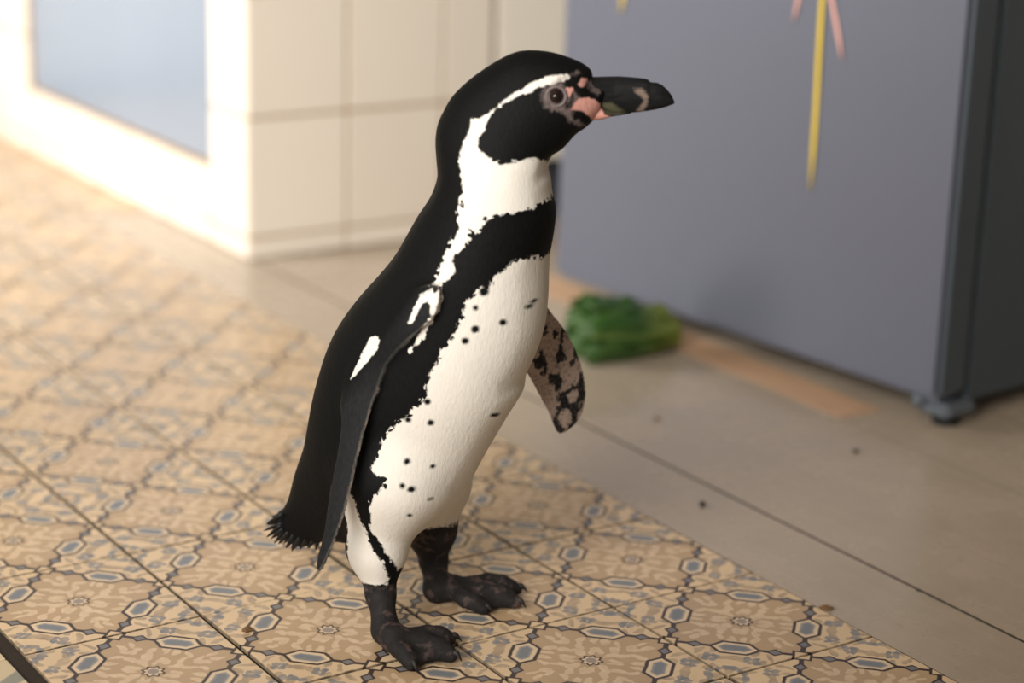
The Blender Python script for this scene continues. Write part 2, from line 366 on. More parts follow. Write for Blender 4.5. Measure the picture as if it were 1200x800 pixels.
WHITE=[[(0.1580,0.5990),(0.1520,0.6000),(0.1430,0.5990),(0.1310,0.5980),(0.1170,0.5920),(0.1030,0.5820),(0.0920,0.5740),(0.0780,0.5630),(0.0700,0.5560),(0.0610,0.5560),(0.0600,0.5470),(0.0560,0.5360),(0.0510,0.5230),(0.0520,0.5090),(0.0570,0.4980),(0.0610,0.4860),(0.0640,0.4720),(0.0670,0.4580),(0.0650,0.4510),(0.0600,0.4890),(0.0650,0.4720),(0.0660,0.4480),(0.0620,0.4330),(0.0560,0.4180),(0.0510,0.4030),(0.0460,0.3890),(0.0350,0.3800),(0.0320,0.3710),(0.0280,0.3620),(0.0250,0.3520),(0.0310,0.3550),(0.0360,0.3710),(0.0430,0.3760),(0.0470,0.3700),(0.0480,0.3610),(0.0430,0.3520),(0.0370,0.3390),(0.0280,0.3250),(0.0400,0.3390),(0.0480,0.3550),(0.0530,0.3660),(0.0560,0.3770),(0.0550,0.3890),(0.0590,0.3980),(0.0670,0.4050),(0.0690,0.4140),(0.0670,0.4220),(0.0750,0.4320),(0.0810,0.4410),(0.0800,0.4500),(0.0860,0.4470),(0.0920,0.4520),(0.0920,0.4620),(0.1000,0.4650),(0.1130,0.4680),(0.1250,0.4700),(0.1360,0.4720),(0.1427,0.4756),(0.1575,0.4824),(0.1551,0.5060),(0.1546,0.5191),(0.1430,0.5180),(0.1360,0.5120),(0.1270,0.5190),(0.1180,0.5200),(0.1090,0.5180),(0.1000,0.5170),(0.0930,0.5150),(0.0860,0.5190),(0.0800,0.5210),(0.0730,0.5260),(0.0690,0.5310),(0.0700,0.5390),(0.0740,0.5460),(0.0770,0.5540),(0.0810,0.5620),(0.0870,0.5680),(0.0970,0.5740),(0.1060,0.5800),(0.1180,0.5840),(0.1270,0.5890),(0.1390,0.5910),(0.1480,0.5940),(0.1550,0.5960)],[(0.1544,0.4145),(0.1401,0.4159),(0.1376,0.4196),(0.1304,0.4219),(0.1216,0.4164),(0.1147,0.4120),(0.1063,0.4065),(0.1039,0.3944),(0.0922,0.3911),(0.0856,0.3823),(0.0785,0.3724),(0.0796,0.3636),(0.0741,0.3515),(0.0682,0.3383),(0.0632,0.3328),(0.0544,0.3130),(0.0467,0.2965),(0.0456,0.2811),(0.0335,0.2668),(0.0434,0.2745),(0.0335,0.2679),(0.0291,0.2569),(0.0181,0.2503),(0.0082,0.2393),(0.0016,0.2316),(-0.0017,0.2195),(-0.0039,0.2074),(-0.0083,0.1964),(0.0004,0.1934),(0.0084,0.1900),(0.0082,0.1820),(-0.0028,0.1722),(-0.0083,0.1610),(-0.0083,0.1458),(-0.0126,0.1295),(-0.0072,0.1193),(0.0006,0.1052),(0.0076,0.0861),(0.0122,0.0683),(0.0382,0.0333),(0.0594,0.1382),(0.1188,0.2348),(0.1477,0.2945)],[(-0.0444,0.1744),(-0.0486,0.1248),(-0.0433,0.1006),(-0.0398,0.0607),(-0.0009,0.0628),(0.0020,0.0720),(-0.0009,0.0919),(-0.0149,0.1106),(-0.0182,0.1281),(-0.0239,0.1412),(-0.0264,0.1633)]]
PINK=[[(0.1581,0.5671),(0.1616,0.5737),(0.1648,0.5775),(0.1729,0.5782),(0.1803,0.5760),(0.1861,0.5708),(0.1868,0.5664),(0.1908,0.5595),(0.1988,0.5568),(0.2028,0.5552),(0.1976,0.5539),(0.1873,0.5511),(0.1792,0.5512),(0.1763,0.5585),(0.1731,0.5617),(0.1696,0.5650),(0.1648,0.5660)],[(0.1642,0.5908),(0.1669,0.5964),(0.1720,0.5956),(0.1720,0.5923),(0.1694,0.5886),(0.1663,0.5885)],[(0.1501,0.5869),(0.1536,0.5882),(0.1593,0.5879),(0.1596,0.5854),(0.1568,0.5804),(0.1523,0.5782),(0.1514,0.5829)]]
GREY=[[(0.1457,0.5693),(0.1543,0.5693),(0.1604,0.5649),(0.1589,0.5604),(0.1660,0.5550),(0.1723,0.5484),(0.1665,0.5485),(0.1573,0.5553),(0.1524,0.5615)],[(0.1347,0.5902),(0.1450,0.5970),(0.1534,0.5988),(0.1644,0.6023),(0.1648,0.6014),(0.1570,0.5982),(0.1537,0.5961),(0.1453,0.5922)],[(0.1605,0.5841),(0.1642,0.5836),(0.1640,0.5775),(0.1604,0.5715),(0.1572,0.5704),(0.1598,0.5774)],[(0.1708,0.5934),(0.1806,0.5927),(0.1875,0.5851),(0.1840,0.5810),(0.1749,0.5853)]]
FPATCH=[[(-0.0050,0.3320),(-0.0130,0.3340),(-0.0190,0.3310),(-0.0250,0.3170),(-0.0300,0.3040),(-0.0370,0.2870),(-0.0280,0.2960),(-0.0160,0.3090),(-0.0060,0.3250)],[(0.0512,0.3921),(0.0381,0.3843),(0.0335,0.3735),(0.0298,0.3646),(0.0268,0.3537),(0.0325,0.3548),(0.0379,0.3670),(0.0421,0.3759),(0.0477,0.3802),(0.0555,0.3857)],[(0.0582,0.3917),(0.0596,0.3801),(0.0561,0.3689),(0.0506,0.3598),(0.0412,0.3394),(0.0276,0.3240),(0.0359,0.3392),(0.0456,0.3547),(0.0522,0.3669),(0.0517,0.3750),(0.0484,0.3806)]]
SPOTS=[(0.0914,0.3735,0.0028),(0.0984,0.3900,0.0044),(0.0915,0.3515,0.0038),(0.0827,0.3394,0.0035),(0.1151,0.3570,0.0032),(0.1335,0.3691,0.0025),(0.1361,0.3735,0.0019),(0.0489,0.2503,0.0032),(0.0262,0.2076,0.0032),(0.0481,0.2002,0.0022),(0.0246,0.1842,0.0028),(0.0328,0.1798,0.0032),(0.0475,0.1656,0.0019),(0.0300,0.1498,0.0022),(0.1015,0.2515,0.0028),(0.0466,0.2734,0.0032),(0.0268,0.2525,0.0032)]

# ---------------------------------------------------------------- penguin (own frame: x forward, y to its left, z up)
def sstep(a, b, t): t = np.clip((t - a) / (b - a), 0, 1); return t * t * (3 - 2 * t)
def spline(P, n=6):
    P = np.asarray(P, float); N = len(P); out = []
    for i in range(N):
        p0, p1, p2, p3 = P[i - 1], P[i], P[(i + 1) % N], P[(i + 2) % N]
        for t in np.arange(n) / n:
            out.append(.5 * (2 * p1 + (p2 - p0) * t + (2 * p0 - 5 * p1 + 4 * p2 - p3) * t * t + (3 * p1 - p0 - 3 * p2 + p3) * t ** 3))
    return np.array(out)
def sd_poly(P, x, y):
    """signed distance to polygon, positive inside"""
    P = np.asarray(P, float); Q = np.roll(P, -1, 0)
    d2 = np.full(x.shape, 1e9); ins = np.zeros(x.shape, bool)
    for (ax, ay), (bx_, by) in zip(P, Q):
        ex, ey = bx_ - ax, by - ay; L = ex * ex + ey * ey + 1e-18
        t = np.clip(((x - ax) * ex + (y - ay) * ey) / L, 0, 1)
        d2 = np.minimum(d2, (x - ax - t * ex) ** 2 + (y - ay - t * ey) ** 2)
        if ey != 0:
            c = (ay > y) != (by > y)
            ins ^= c & (x < ex * (y - ay) / ey + ax)
    d = np.sqrt(d2)
    return np.where(ins, d, -d)
def bil(A, fx, fy):
    i = np.clip(np.floor(fx).astype(int), 0, A.shape[0] - 2); j = np.clip(np.floor(fy).astype(int), 0, A.shape[1] - 2)
    a, b = np.clip(fx - i, 0, 1), np.clip(fy - j, 0, 1)
    return A[i, j] * (1 - a) * (1 - b) + A[i + 1, j] * a * (1 - b) + A[i, j + 1] * (1 - a) * b + A[i + 1, j + 1] * a * b
# inflated side profile: phi(x, z) = (half width)^2
PROF = spline(PROFILE, 5)
GX0, GX1, GZ0, GZ1, GH = -.20, .23, .02, .66, .004
gx = np.arange(GX0, GX1, GH); gz = np.arange(GZ0, GZ1, GH)
AX, AZ = np.meshgrid(gx, gz, indexing='ij')
DP = sd_poly(PROF, AX, AZ); inside = DP > 0
phi = np.zeros_like(DP)
for it in range(1500):
    q = .25 * (np.roll(phi, 1, 0) + np.roll(phi, -1, 0) + np.roll(phi, 1, 1) + np.roll(phi, -1, 1) + 2.3 * GH * GH)
    phi = np.where(inside, q, 0)
good = DP > 2.2 * GH
G = np.where(good, phi / np.where(good, DP, 1), 0); wt = good.astype(float); Gs = G.copy()
for it in range(60):
    def bl(A): return .25 * (np.roll(A, 1, 0) + np.roll(A, -1, 0) + np.roll(A, 1, 1) + np.roll(A, -1, 1))
    ww = bl(wt); gg = bl(Gs * wt) / np.maximum(ww, 1e-9)
    Gs = np.where(good, G, gg); wt = np.where(good, 1, (ww > 1e-6).astype(float))
Gs = np.where(Gs <= 0, .02, Gs)
_lz = np.arange(-.1, .8, .002)
_ls = np.interp(_lz, [.06, .09, .14, .24, .38, .46, .52, .56, .62], [.62, .72, .88, .98, .98, .95, .86, .80, .78])
for _ in range(3): _ls = np.convolve(np.pad(_ls, 10, mode='edge'), np.ones(21) / 21, mode='valid')
def lat_scale(x, z):
    """lateral width relative to a round section"""
    k = sstep(0, 1, (-.04 - x) / .11) * sstep(0, 1, (.23 - z) / .12)
    return np.interp(z, _lz, _ls) * (1 - .25 * k)
def sdf_body(x, y, z, raw=False):
    fx, fz = (x - GX0) / GH, (z - GZ0) / GH
    d2, g = bil(DP, fx, fz), bil(Gs, fx, fz)
    ph = d2 * g
    e = GH
    px_ = (bil(DP, fx + .5, fz) * bil(Gs, fx + .5, fz) - bil(DP, fx - .5, fz) * bil(Gs, fx - .5, fz)) / e
    pz_ = (bil(DP, fx, fz + .5) * bil(Gs, fx, fz + .5) - bil(DP, fx, fz - .5) * bil(Gs, fx, fz - .5)) / e
    s2 = lat_scale(x, z) ** 2
    if raw: return ph, px_ ** 2 + pz_ ** 2 + 1e-5, s2
    return (y * y / s2 - ph) / np.sqrt(px_ ** 2 + pz_ ** 2 + 4 * y * y / s2 ** 2 + 1e-5)
def half_width(x, z):
    x = np.array([x]); z = np.array([z]); fx, fz = (x - GX0) / GH, (z - GZ0) / GH
    return float((lat_scale(x, z) * np.sqrt(np.maximum(bil(DP, fx, fz) * bil(Gs, fx, fz), 0)))[0])
def sd_cap(x, y, z, a, b, ra, rb):
    a, b = np.asarray(a), np.asarray(b); e = b - a
    t = np.clip(((x - a[0]) * e[0] + (y - a[1]) * e[1] + (z - a[2]) * e[2]) / (e @ e), 0, 1)
    return np.sqrt((x - a[0] - t * e[0]) ** 2 + (y - a[1] - t * e[1]) ** 2 + (z - a[2] - t * e[2]) ** 2) - (ra + (rb - ra) * t * t * (3 - 2 * t))
def sd_tri(x, y, z, a, b, c, r):
    a, b, c = map(np.asarray, (a, b, c)); P = np.stack([x, y, z], -1)
    n = np.cross(b - a, c - a); n = n / np.linalg.norm(n)
    def side(p, q): return ((P - p) @ np.cross(n, q - p)) >= 0
    ins = side(a, b) & side(b, c) & side(c, a)
    dp = np.abs((P - a) @ n)
    de = np.minimum(np.minimum(sd_cap(x, y, z, a, b, 0, 0), sd_cap(x, y, z, b, c, 0, 0)), sd_cap(x, y, z, c, a, 0, 0))
    return np.where(ins, dp, de) - r
def smin(a, b, k):
    h = np.clip(.5 + .5 * (b - a) / k, 0, 1)
    return b + (a - b) * h - k * h * (1 - h)
def sd_blade(x, y, z, B, ht, dw, bend=0.):
    o, l, q, n = (np.asarray(B[k]) for k in ('o', 'l', 'q', 'n'))
    P = np.stack([x, y, z], -1) - o
    a, b, c = P @ l, P @ q, P @ n
    c = c - bend * (a - .12) ** 2
    if 'lut' not in B:
        P_ = np.array(B['poly']); lo_ = P_.min(0) - .035; n_ = ((P_.max(0) + .035 - lo_) / .001).astype(int) + 2
        B['lut'] = (lo_, sd_poly(spline(B['poly'], 3), *np.meshgrid(lo_[0] + .001 * np.arange(n_[0]), lo_[1] + .001 * np.arange(n_[1]), indexing='ij')))
    d = bil(B['lut'][1], (a - B['lut'][0][0]) / .001, (b - B['lut'][0][1]) / .001)
    t2 = ht * ht * np.clip(d / dw, -4, 1)
    sl = np.where((d < dw) & (d > -4 * dw), ht * ht / dw, 0)
    return (c * c - t2) / np.sqrt(4 * c * c + sl ** 2 + 1e-7), c
def sdf_leg(x, y, z, L, rt):
    d = sd_cap(x, y, z, L['thigh'], L['knee'], rt[0], rt[1])
    d = smin(d, sd_cap(x, y, z, L['knee'], L['ank'], rt[1], rt[2]), .015)
    return d
def sdf_foot(x, y, z, L):
    d = sd_cap(x, y, z, L['ank'], L['heel'], .0125, .0145)
    tips = []
    for base, kn, tip in L['toes']:
        k2 = (np.asarray(kn) + np.asarray(tip)) / 2 + np.array([0, 0, .003])
        t = sd_cap(x, y, z, L['heel'], base, .0125, .012)
        t = smin(t, sd_cap(x, y, z, base, kn, .0095, .0088), .008)
        t = smin(t, sd_cap(x, y, z, kn, k2, .0090, .0075), .003)
        t = smin(t, sd_cap(x, y, z, k2, tip, .0085, .0060), .003)
        d = smin(d, t, .006)
    for i in (0, 1):
        A, Bt = L['toes'][i], L['toes'][i + 1]
        f = lambda t_: np.asarray(t_[1]) * .2 + np.asarray(t_[2]) * .8
        d = smin(d, sd_tri(x, y, z, A[0], f(A), f(Bt), .0048), .010)
    return d
RT_N, RT_F = (.058, .030, .0165), (.040, .026, .0165)
H = .0022
X0, Y0, Z0 = -.17, -.185, -.006
NX, NY, NZ = int(.385 / H), int(.385 / H), int(.64 / H)
XS, YS, ZS = X0 + H * np.arange(NX), Y0 + H * np.arange(NY), Z0 + H * np.arange(NZ)
# torso depends on y only through y^2
xx, zz = np.meshgrid(XS, ZS, indexing='ij')
Fv = np.empty((NX, NY, NZ), np.float32)
_ph, _g2, _s2 = sdf_body(xx, xx, zz, True)
for j, yv in enumerate(YS): Fv[:, j, :] = (yv * yv / _s2 - _ph) / np.sqrt(_g2 + 4 * yv * yv / _s2 ** 2)
def stamp(fn, lo, hi, k):
    i0 = [max(0, int((lo[a] - (X0, Y0, Z0)[a]) / H)) for a in range(3)]; i1 = [min((NX, NY, NZ)[a], int((hi[a] - (X0, Y0, Z0)[a]) / H) + 2) for a in range(3)]
    sl = tuple(slice(a, b) for a, b in zip(i0, i1))
    x, y, z = np.meshgrid(XS[sl[0]], YS[sl[1]], ZS[sl[2]], indexing='ij')
    Fv[sl] = smin(Fv[sl], fn(x, y, z), k)
def bounds(pts, m): P = np.array(pts); return P.min(0) - m, P.max(0) + m
for L, rt in ((FEETN, RT_N), (FEETF, RT_F)):
    lo, hi = bounds([L['thigh'], L['knee'], L['ank']], .085); stamp(lambda x, y, z: sdf_leg(x, y, z, L, rt), lo, hi, .022)
    lo, hi = bounds([L['ank'], L['heel']] + [p for t in L['toes'] for p in t], .03); stamp(lambda x, y, z: sdf_foot(x, y, z, L), lo, hi, .009)
def blade_pts(B): return [np.asarray(B['o']) + a * np.asarray(B['l']) + b * np.asarray(B['q']) for a, b in B['poly']]
for B, bend in ((FLIP_N, BEND_N), (FLIP_F, 0.)):
    lo, hi = bounds(blade_pts(B), .025); stamp(lambda x, y, z: sd_blade(x, y, z, B, .0062, .016, bend)[0], lo, hi, .010)
def surface_nets(Fv):
    S = Fv < 0
    cnt = sum(S[i:NX - 1 + i, j:NY - 1 + j, k:NZ - 1 + k].astype(np.int8) for i in (0, 1) for j in (0, 1) for k in (0, 1))
    act = np.argwhere((cnt > 0) & (cnt < 8))
    vid = np.full((NX - 1, NY - 1, NZ - 1), -1, np.int32); vid[act[:, 0], act[:, 1], act[:, 2]] = np.arange(len(act))
    offs = [(i, j, k) for i in (0, 1) for j in (0, 1) for k in (0, 1)]
    V = np.stack([Fv[act[:, 0] + o[0], act[:, 1] + o[1], act[:, 2] + o[2]] for o in offs], 1)
    acc = np.zeros((len(act), 3)); n = np.zeros(len(act))
    for a in range(8):
        for b in range(a + 1, 8):
            df = np.abs(np.array(offs[a]) - np.array(offs[b]))
            if df.sum() != 1: continue
            va, vb = V[:, a], V[:, b]; c = (va < 0) != (vb < 0)
            t = np.where(c, va / np.where(c, va - vb, 1), 0)
            p = np.array(offs[a]) + t[:, None] * (np.array(offs[b]) - np.array(offs[a]))
            acc += np.where(c[:, None], p, 0); n += c
    P = (act + acc / n[:, None]) * H + np.array([X0, Y0, Z0])
    quads = []
    for ax in range(3):
        sh = [slice(1, -1)] * 3; sh2 = [slice(1, -1)] * 3
        sh[ax] = slice(0, -1); sh2[ax] = slice(1, None)
        A, Bq = S[tuple(sh)], S[tuple(sh2)]
        e = np.argwhere(A != Bq); 
        if not len(e): continue
        flip = A[e[:, 0], e[:, 1], e[:, 2]]
        e = e + 1; e[:, ax] -= 1
        u, v_ = [(1, 2), (2, 0), (0, 1)][ax]
        def cell(du, dv):
            c = e.copy(); c[:, u] += du; c[:, v_] += dv
            return vid[c[:, 0], c[:, 1], c[:, 2]]
        q = np.stack([cell(-1, -1), cell(0, -1), cell(0, 0), cell(-1, 0)], 1)
        q = np.where(flip[:, None], q, q[:, ::-1]); quads.append(q)
    return P, np.concatenate(quads)
SV, SQ = surface_nets(Fv)
SQ = SQ[(SQ >= 0).all(1)]
del Fv
_me = bpy.data.meshes.new('body_cage'); _me.from_pydata(SV.tolist(), [], SQ.tolist()); _me.update()
_o = bpy.data.objects.new('body_cage', _me); COL.objects.link(_o)
_sm = _o.modifiers.new('s', 'SMOOTH'); _sm.iterations = 2; _sm.factor = .5
_ss = _o.modifiers.new('d', 'SUBSURF'); _ss.levels = 1; _ss.render_levels = 1
dg = bpy.context.evaluated_depsgraph_get()
body_me = bpy.data.meshes.new_from_object(_o.evaluated_get(dg)); body_me.name = 'body'
bpy.data.objects.remove(_o); bpy.data.meshes.remove(_me)
nv = len(body_me.vertices); BV = np.empty(nv * 3); body_me.vertices.foreach_get('co', BV); BV = BV.reshape(-1, 3)
bx_, by_, bz_ = BV.T
NECK = (.085, 0.0)
def twist(P):
    P = np.array(P, float); a = math.radians(TWIST) * sstep(.43, .53, P[..., 2]); c, s = np.cos(a), np.sin(a)
    x, y = P[..., 0] - NECK[0], P[..., 1] - NECK[1]
    R_ = P.copy(); R_[..., 0] = NECK[0] + c * x - s * y; R_[..., 1] = NECK[1] + s * x + c * y
    return R_
BT = twist(BV); BT[:, 2] = np.maximum(BT[:, 2], .0006)
body_me.vertices.foreach_set('co', BT.ravel()); body_me.update()
body_me.polygons.foreach_set('use_smooth', [True] * len(body_me.polygons))
def put(me, name, arr):
    a = me.attributes.new(name, 'FLOAT', 'POINT'); a.data.foreach_set('value', np.asarray(arr, np.float32))
# plumage chart: signed distances on the side view of its own body, the same on both sides
near = by_ < 0
pw = np.full(nv, -1.)
for poly in WHITE: pw = np.maximum(pw, sd_poly(poly, bx_, bz_))
sp = np.full(nv, 1.)
for (sx, sz, r) in SPOTS: sp = np.where(near, np.minimum(sp, np.hypot(bx_ - sx, bz_ - sz) - r), sp)
put(body_me, 'spot', sp); put(body_me, 'rough_edge', np.where(bz_ > .52, .35, np.where(bz_ > .48, .7, np.where(bz_ < .16, .5, .9))))
pk = np.full(nv, -1.)
for poly in PINK: pk = np.maximum(pk, sd_poly(poly, bx_, bz_))
pg = np.full(nv, -1.)
for poly in GREY: pg = np.maximum(pg, sd_poly(poly, bx_, bz_))
er = np.hypot(bx_ - EYE[0], bz_ - EYE[1])
pg = np.maximum(pg, .0135 - er)
body_d = sdf_body(bx_, by_, bz_)
fn, cn = sd_blade(bx_, by_, bz_, FLIP_N, .0062, .016, BEND_N); ff, cf_ = sd_blade(bx_, by_, bz_, FLIP_F, .0062, .016)
fnm = np.clip((body_d - .004) / .006, 0, 1) * (fn < .006) * (bz_ > .055); ffm = np.clip((body_d - .004) / .006, 0, 1) * (ff < .006) * (by_ > 0) * (bz_ > .1)
nd = sd_poly(spline(FLIP_N['poly'], 3), (BV - np.asarray(FLIP_N['o'])) @ np.asarray(FLIP_N['l']), (BV - np.asarray(FLIP_N['o'])) @ np.asarray(FLIP_N['q']))
fp = np.max([sd_poly(p_, bx_, bz_) for p_ in FPATCH], 0)
legN = np.minimum(sdf_leg(bx_, by_, bz_, FEETN, RT_N), sdf_foot(bx_, by_, bz_, FEETN)); legF = np.minimum(sdf_leg(bx_, by_, bz_, FEETF, RT_F), sdf_foot(bx_, by_, bz_, FEETF))
ftm = np.where(by_ < 0, .060 - bz_, .094 - bz_) 
ftm = np.where((fnm > .5) | (np.minimum(legN, legF) > .012), -1., ftm)
pw = np.where(fnm + ffm > .5, -.02, pw)
put(body_me, 'pw', pw); put(body_me, 'pk', pk); put(body_me, 'pg', pg); put(body_me, 'ft', ftm)
put(body_me, 'fl_near', fnm); put(body_me, 'fl_far', ffm); put(body_me, 'fl_in', np.where(ffm > .5, cf_, -cn)); put(body_me, 'fl_edge', nd); put(body_me, 'fpatch', np.where(by_ < 0, fp, -1))
def plumage():
    m, nt, b = mat_new('penguin_plumage')
    co = coords(nt)
    n1 = noise(nt, co, 170, 3, .6); n2 = noise(nt, co, 420, 3, .65, (1, 1, .35)); n3 = noise(nt, co, 60, 3, .6)
    vo = nt.nodes.new('ShaderNodeTexVoronoi'); nt.links.new(co, vo.inputs['Vector']); vo.inputs['Scale'].default_value = 230
    vr, _, _ = sep(nt, vo.outputs['Color'])
    edge = ((n1 - .5) * .006 + (n2 - .5) * .003 + (vr - .5) * .0055) * attr(nt, 'rough_edge')
    w_ = (attr(nt, 'pw') + edge).pos(.0016)
    w_ = w_ * (attr(nt, 'spot') + (n1 - .5) * .003).pos(.0028)
    blk = mix(nt, n2, (.0015, .0017, .0019), (.006, .0064, .0068))
    wht = mix(nt, n3, (.70, .67, .615), (.76, .735, .685))
    col = mix(nt, w_, blk, wht)
    sk = mix(nt, n1, (.05, .045, .045), (.26, .20, .19))
    col = mix(nt, (attr(nt, 'pg') + (n1 - .5) * .009 + (n2 - .5) * .006).pos(.004) * .7, col, sk)
    pink = mix(nt, n2, (.42, .19, .16), (.60, .33, .28))
    col = mix(nt, (attr(nt, 'pk') + (n2 - .5) * .003).pos(.0018), col, pink)
    # flippers: charcoal scale-like feathers outside, mottled pale inside, pale rim
    fo = mix(nt, n2, (.004, .0045, .005), (.024, .0255, .028))
    rim = (attr(nt, 'fl_edge').abs() - .0016 + (n2 - .5) * .003).inside(.002)
    fo = mix(nt, rim * .2, fo, rgb(nt, (.5, .47, .43)))
    mo = noise(nt, co, 62, 2, .5, (1, 1, .75)); ms = noise(nt, co, 330, 2, .5)
    fi = mix(nt, ((mo - .53) + (ms - .5) * .16).pos(.05), rgb(nt, (.42, .335, .295)), rgb(nt, (.016, .017, .020)))
    fi = mix(nt, (ms - .56).pos(.1) * .5, fi, rgb(nt, (.10, .085, .08)))
    fcol = mix(nt, attr(nt, 'fl_in').pos(.003), fo, fi)
    col = mix(nt, (attr(nt, 'fl_near') + attr(nt, 'fl_far')).clamp01(), col, fcol)
    col = mix(nt, (attr(nt, 'fpatch') + edge * .35).pos(.0015), col, wht)
    # legs and feet: dark scaly skin with pinkish patches
    fs = mix(nt, (n3 - .60).pos(.12) * .8, mix(nt, n1, (.009, .009, .010), (.034, .031, .031)), rgb(nt, (.10, .068, .062)))
    col = mix(nt, (attr(nt, 'ft') + (n1 - .5) * .02).pos(.004), col, fs)
    nt.links.new(col, b.inputs['Base Color'])
    b.inputs['Roughness'].default_value = .62; b.inputs['Specular IOR Level'].default_value = .10
    
    fb = noise(nt, co, 240, 3, .6, (1, 1, .45)); bump(nt, b, fb * .7 + n2 * .5, .42, .0018)
    return m
M_plum = plumage()
peng = tag(empty('penguin', (.197, -.107, 0), -.8993418), 'black and white banded penguin standing on the ornamental tiles, looking right', 'penguin')
body = new_obj('body', body_me, M_plum, peng)
# ---- bill
def interp(L, x): L = np.array(sorted(L)); return np.interp(x, L[:, 0], L[:, 1])
def loft_bill(name, xs, top, bot, hw, mat, ridge=.0, parent=peng):
    rings = []; K = 28
    for x in xs:
        zt, zb, b_ = top(x), bot(x), hw(x); zc, hz = (zt + zb) / 2, max((zt - zb) / 2, .0003)
        r = []
        for k in range(K):
            a = 2 * math.pi * k / K; c, s = math.cos(a), math.sin(a)
            yy = b_ * math.copysign(abs(c) ** .8, c) * (1 - ridge * max(0, s)); r.append((x, yy, zc + hz * math.copysign(abs(s) ** .85, s)))
        rings.append(r)
    R_ = twist(np.array(rings)); me = grid_mesh(name, R_.tolist())
    A = np.array(rings).reshape(-1, 3)
    put(me, 'pale', np.where(True, sd_poly(BPALE, A[:, 0], A[:, 2]), -1)); put(me, 'olive', sd_poly(BOLIVE, A[:, 0], A[:, 2])); put(me, 'pinkb', np.max([sd_poly(p, A[:, 0], A[:, 2]) for p in PINK], 0))
    put(me, 'bx', A[:, 0])
    return new_obj(name, me, mat, parent)
def bill_mat():
    m, nt, b = mat_new('horny_bill')
    co = coords(nt); n1 = noise(nt, co, 120, 4, .6, (.5, .5, 2.2)); n2 = noise(nt, co, 500, 3, .6)
    col = mix(nt, n1, (.002, .0023, .0026), (.016, .017, .018))
    col = mix(nt, (attr(nt, 'pale') + (n1 - .5) * .006).pos(.003) * .8, col, rgb(nt, (.20, .15, .125)))
    col = mix(nt, (attr(nt, 'olive') + (n1 - .5) * .008).pos(.004) * .7, col, rgb(nt, (.105, .10, .06)))
    col = mix(nt, (attr(nt, 'pinkb') + (n2 - .5) * .002).pos(.002), col, mix(nt, n2, (.44, .20, .165), (.60, .33, .27)))
    nt.links.new(col, b.inputs['Base Color']); b.inputs['Roughness'].default_value = .40; b.inputs['Specular IOR Level'].default_value = .10
    bump(nt, b, n1, .35, .0015)
    return m
M_bill = bill_mat()
xs = np.concatenate([np.linspace(.164, .232, 46), np.linspace(.2335, BTOP[-1][0] - .0006, 30)])
bl_hw = lambda x: np.interp(x, [.160, .175, .20, .23, .245, .256, .260, .2627], [.0150, .0140, .0105, .0085, .0072, .0050, .0032, .0014])
um = loft_bill('upper_bill', xs, lambda x: interp(BTOP, x), lambda x: interp(BMID, x) - .0004, bl_hw, M_bill, .35); um['label'] = 'dark hooked upper bill'
lm = loft_bill('lower_bill', np.linspace(.166, .2165, 30), lambda x: interp(BMID, x) + .001, lambda x: min(interp(BBOT, x), interp(BMID, x) - .0006), lambda x: np.interp(x, [.166, .195, .208, .2165], [.0135, .0100, .0080, .0030]), M_bill)
lm['label'] = 'pink-edged lower bill'
# ---- eyes
def eye_mats():
    m, nt, b = mat_new('dark_eye'); n = noise(nt, coords(nt), 300)
    nt.links.new(mix(nt, n, (.006, .004, .004), (.016, .009, .007)), b.inputs['Base Color']); b.inputs['Roughness'].default_value = .06; b.inputs['Specular IOR Level'].default_value = .3
    m2 = plain('eye_ring_skin', (.125, .098, .098), .6, var=.6, scale=400, bmp=.3)
    m3, nt, b = mat_new('brown_iris'); n = noise(nt, coords(nt), 500)
    nt.links.new(mix(nt, n, (.012, .006, .005), (.022, .011, .009)), b.inputs['Base Color']); b.inputs['Roughness'].default_value = .12
    return m, m2, m3
M_eye, M_ring, M_iris = eye_mats()
def torus_mesh(name, R1, r1, sq=1.):
    rings = []
    for i in range(40):
        a = 2 * math.pi * i / 40
        rings.append([((R1 + r1 * math.cos(b_)) * math.cos(a), r1 * sq * math.sin(b_), (R1 + r1 * math.cos(b_)) * math.sin(a)) for b_ in np.linspace(0, 2 * math.pi, 12, endpoint=False)])
    rings.append(rings[0]); me = grid_mesh(name, rings, cap=False); return me
for sgn in (-1, 1):
    hwid = half_width(*EYE)
    c = Vector(twist([EYE[0], sgn * (hwid - .0045), EYE[1]]))
    bm = bmesh.new(); bmesh.ops.create_uvsphere(bm, u_segments=32, v_segments=20, radius=.0082)
    e = new_obj('eye', bm_mesh('eye', bm, True), M_iris, peng, c)
    ang = math.radians(TWIST) + sgn * math.radians(-9)
    e.rotation_euler = (sgn * math.radians(8), 0, ang)
    bm = bmesh.new(); bmesh.ops.create_uvsphere(bm, u_segments=24, v_segments=16, radius=.0064)
    new_obj('pupil', bm_mesh('pupil', bm, True), M_eye, e, (0, sgn * .0026, 0))
    new_obj('eye_ring', torus_mesh('eye_ring', .0095, .0016, .8), M_ring, e, (0, sgn * .0040, 0))
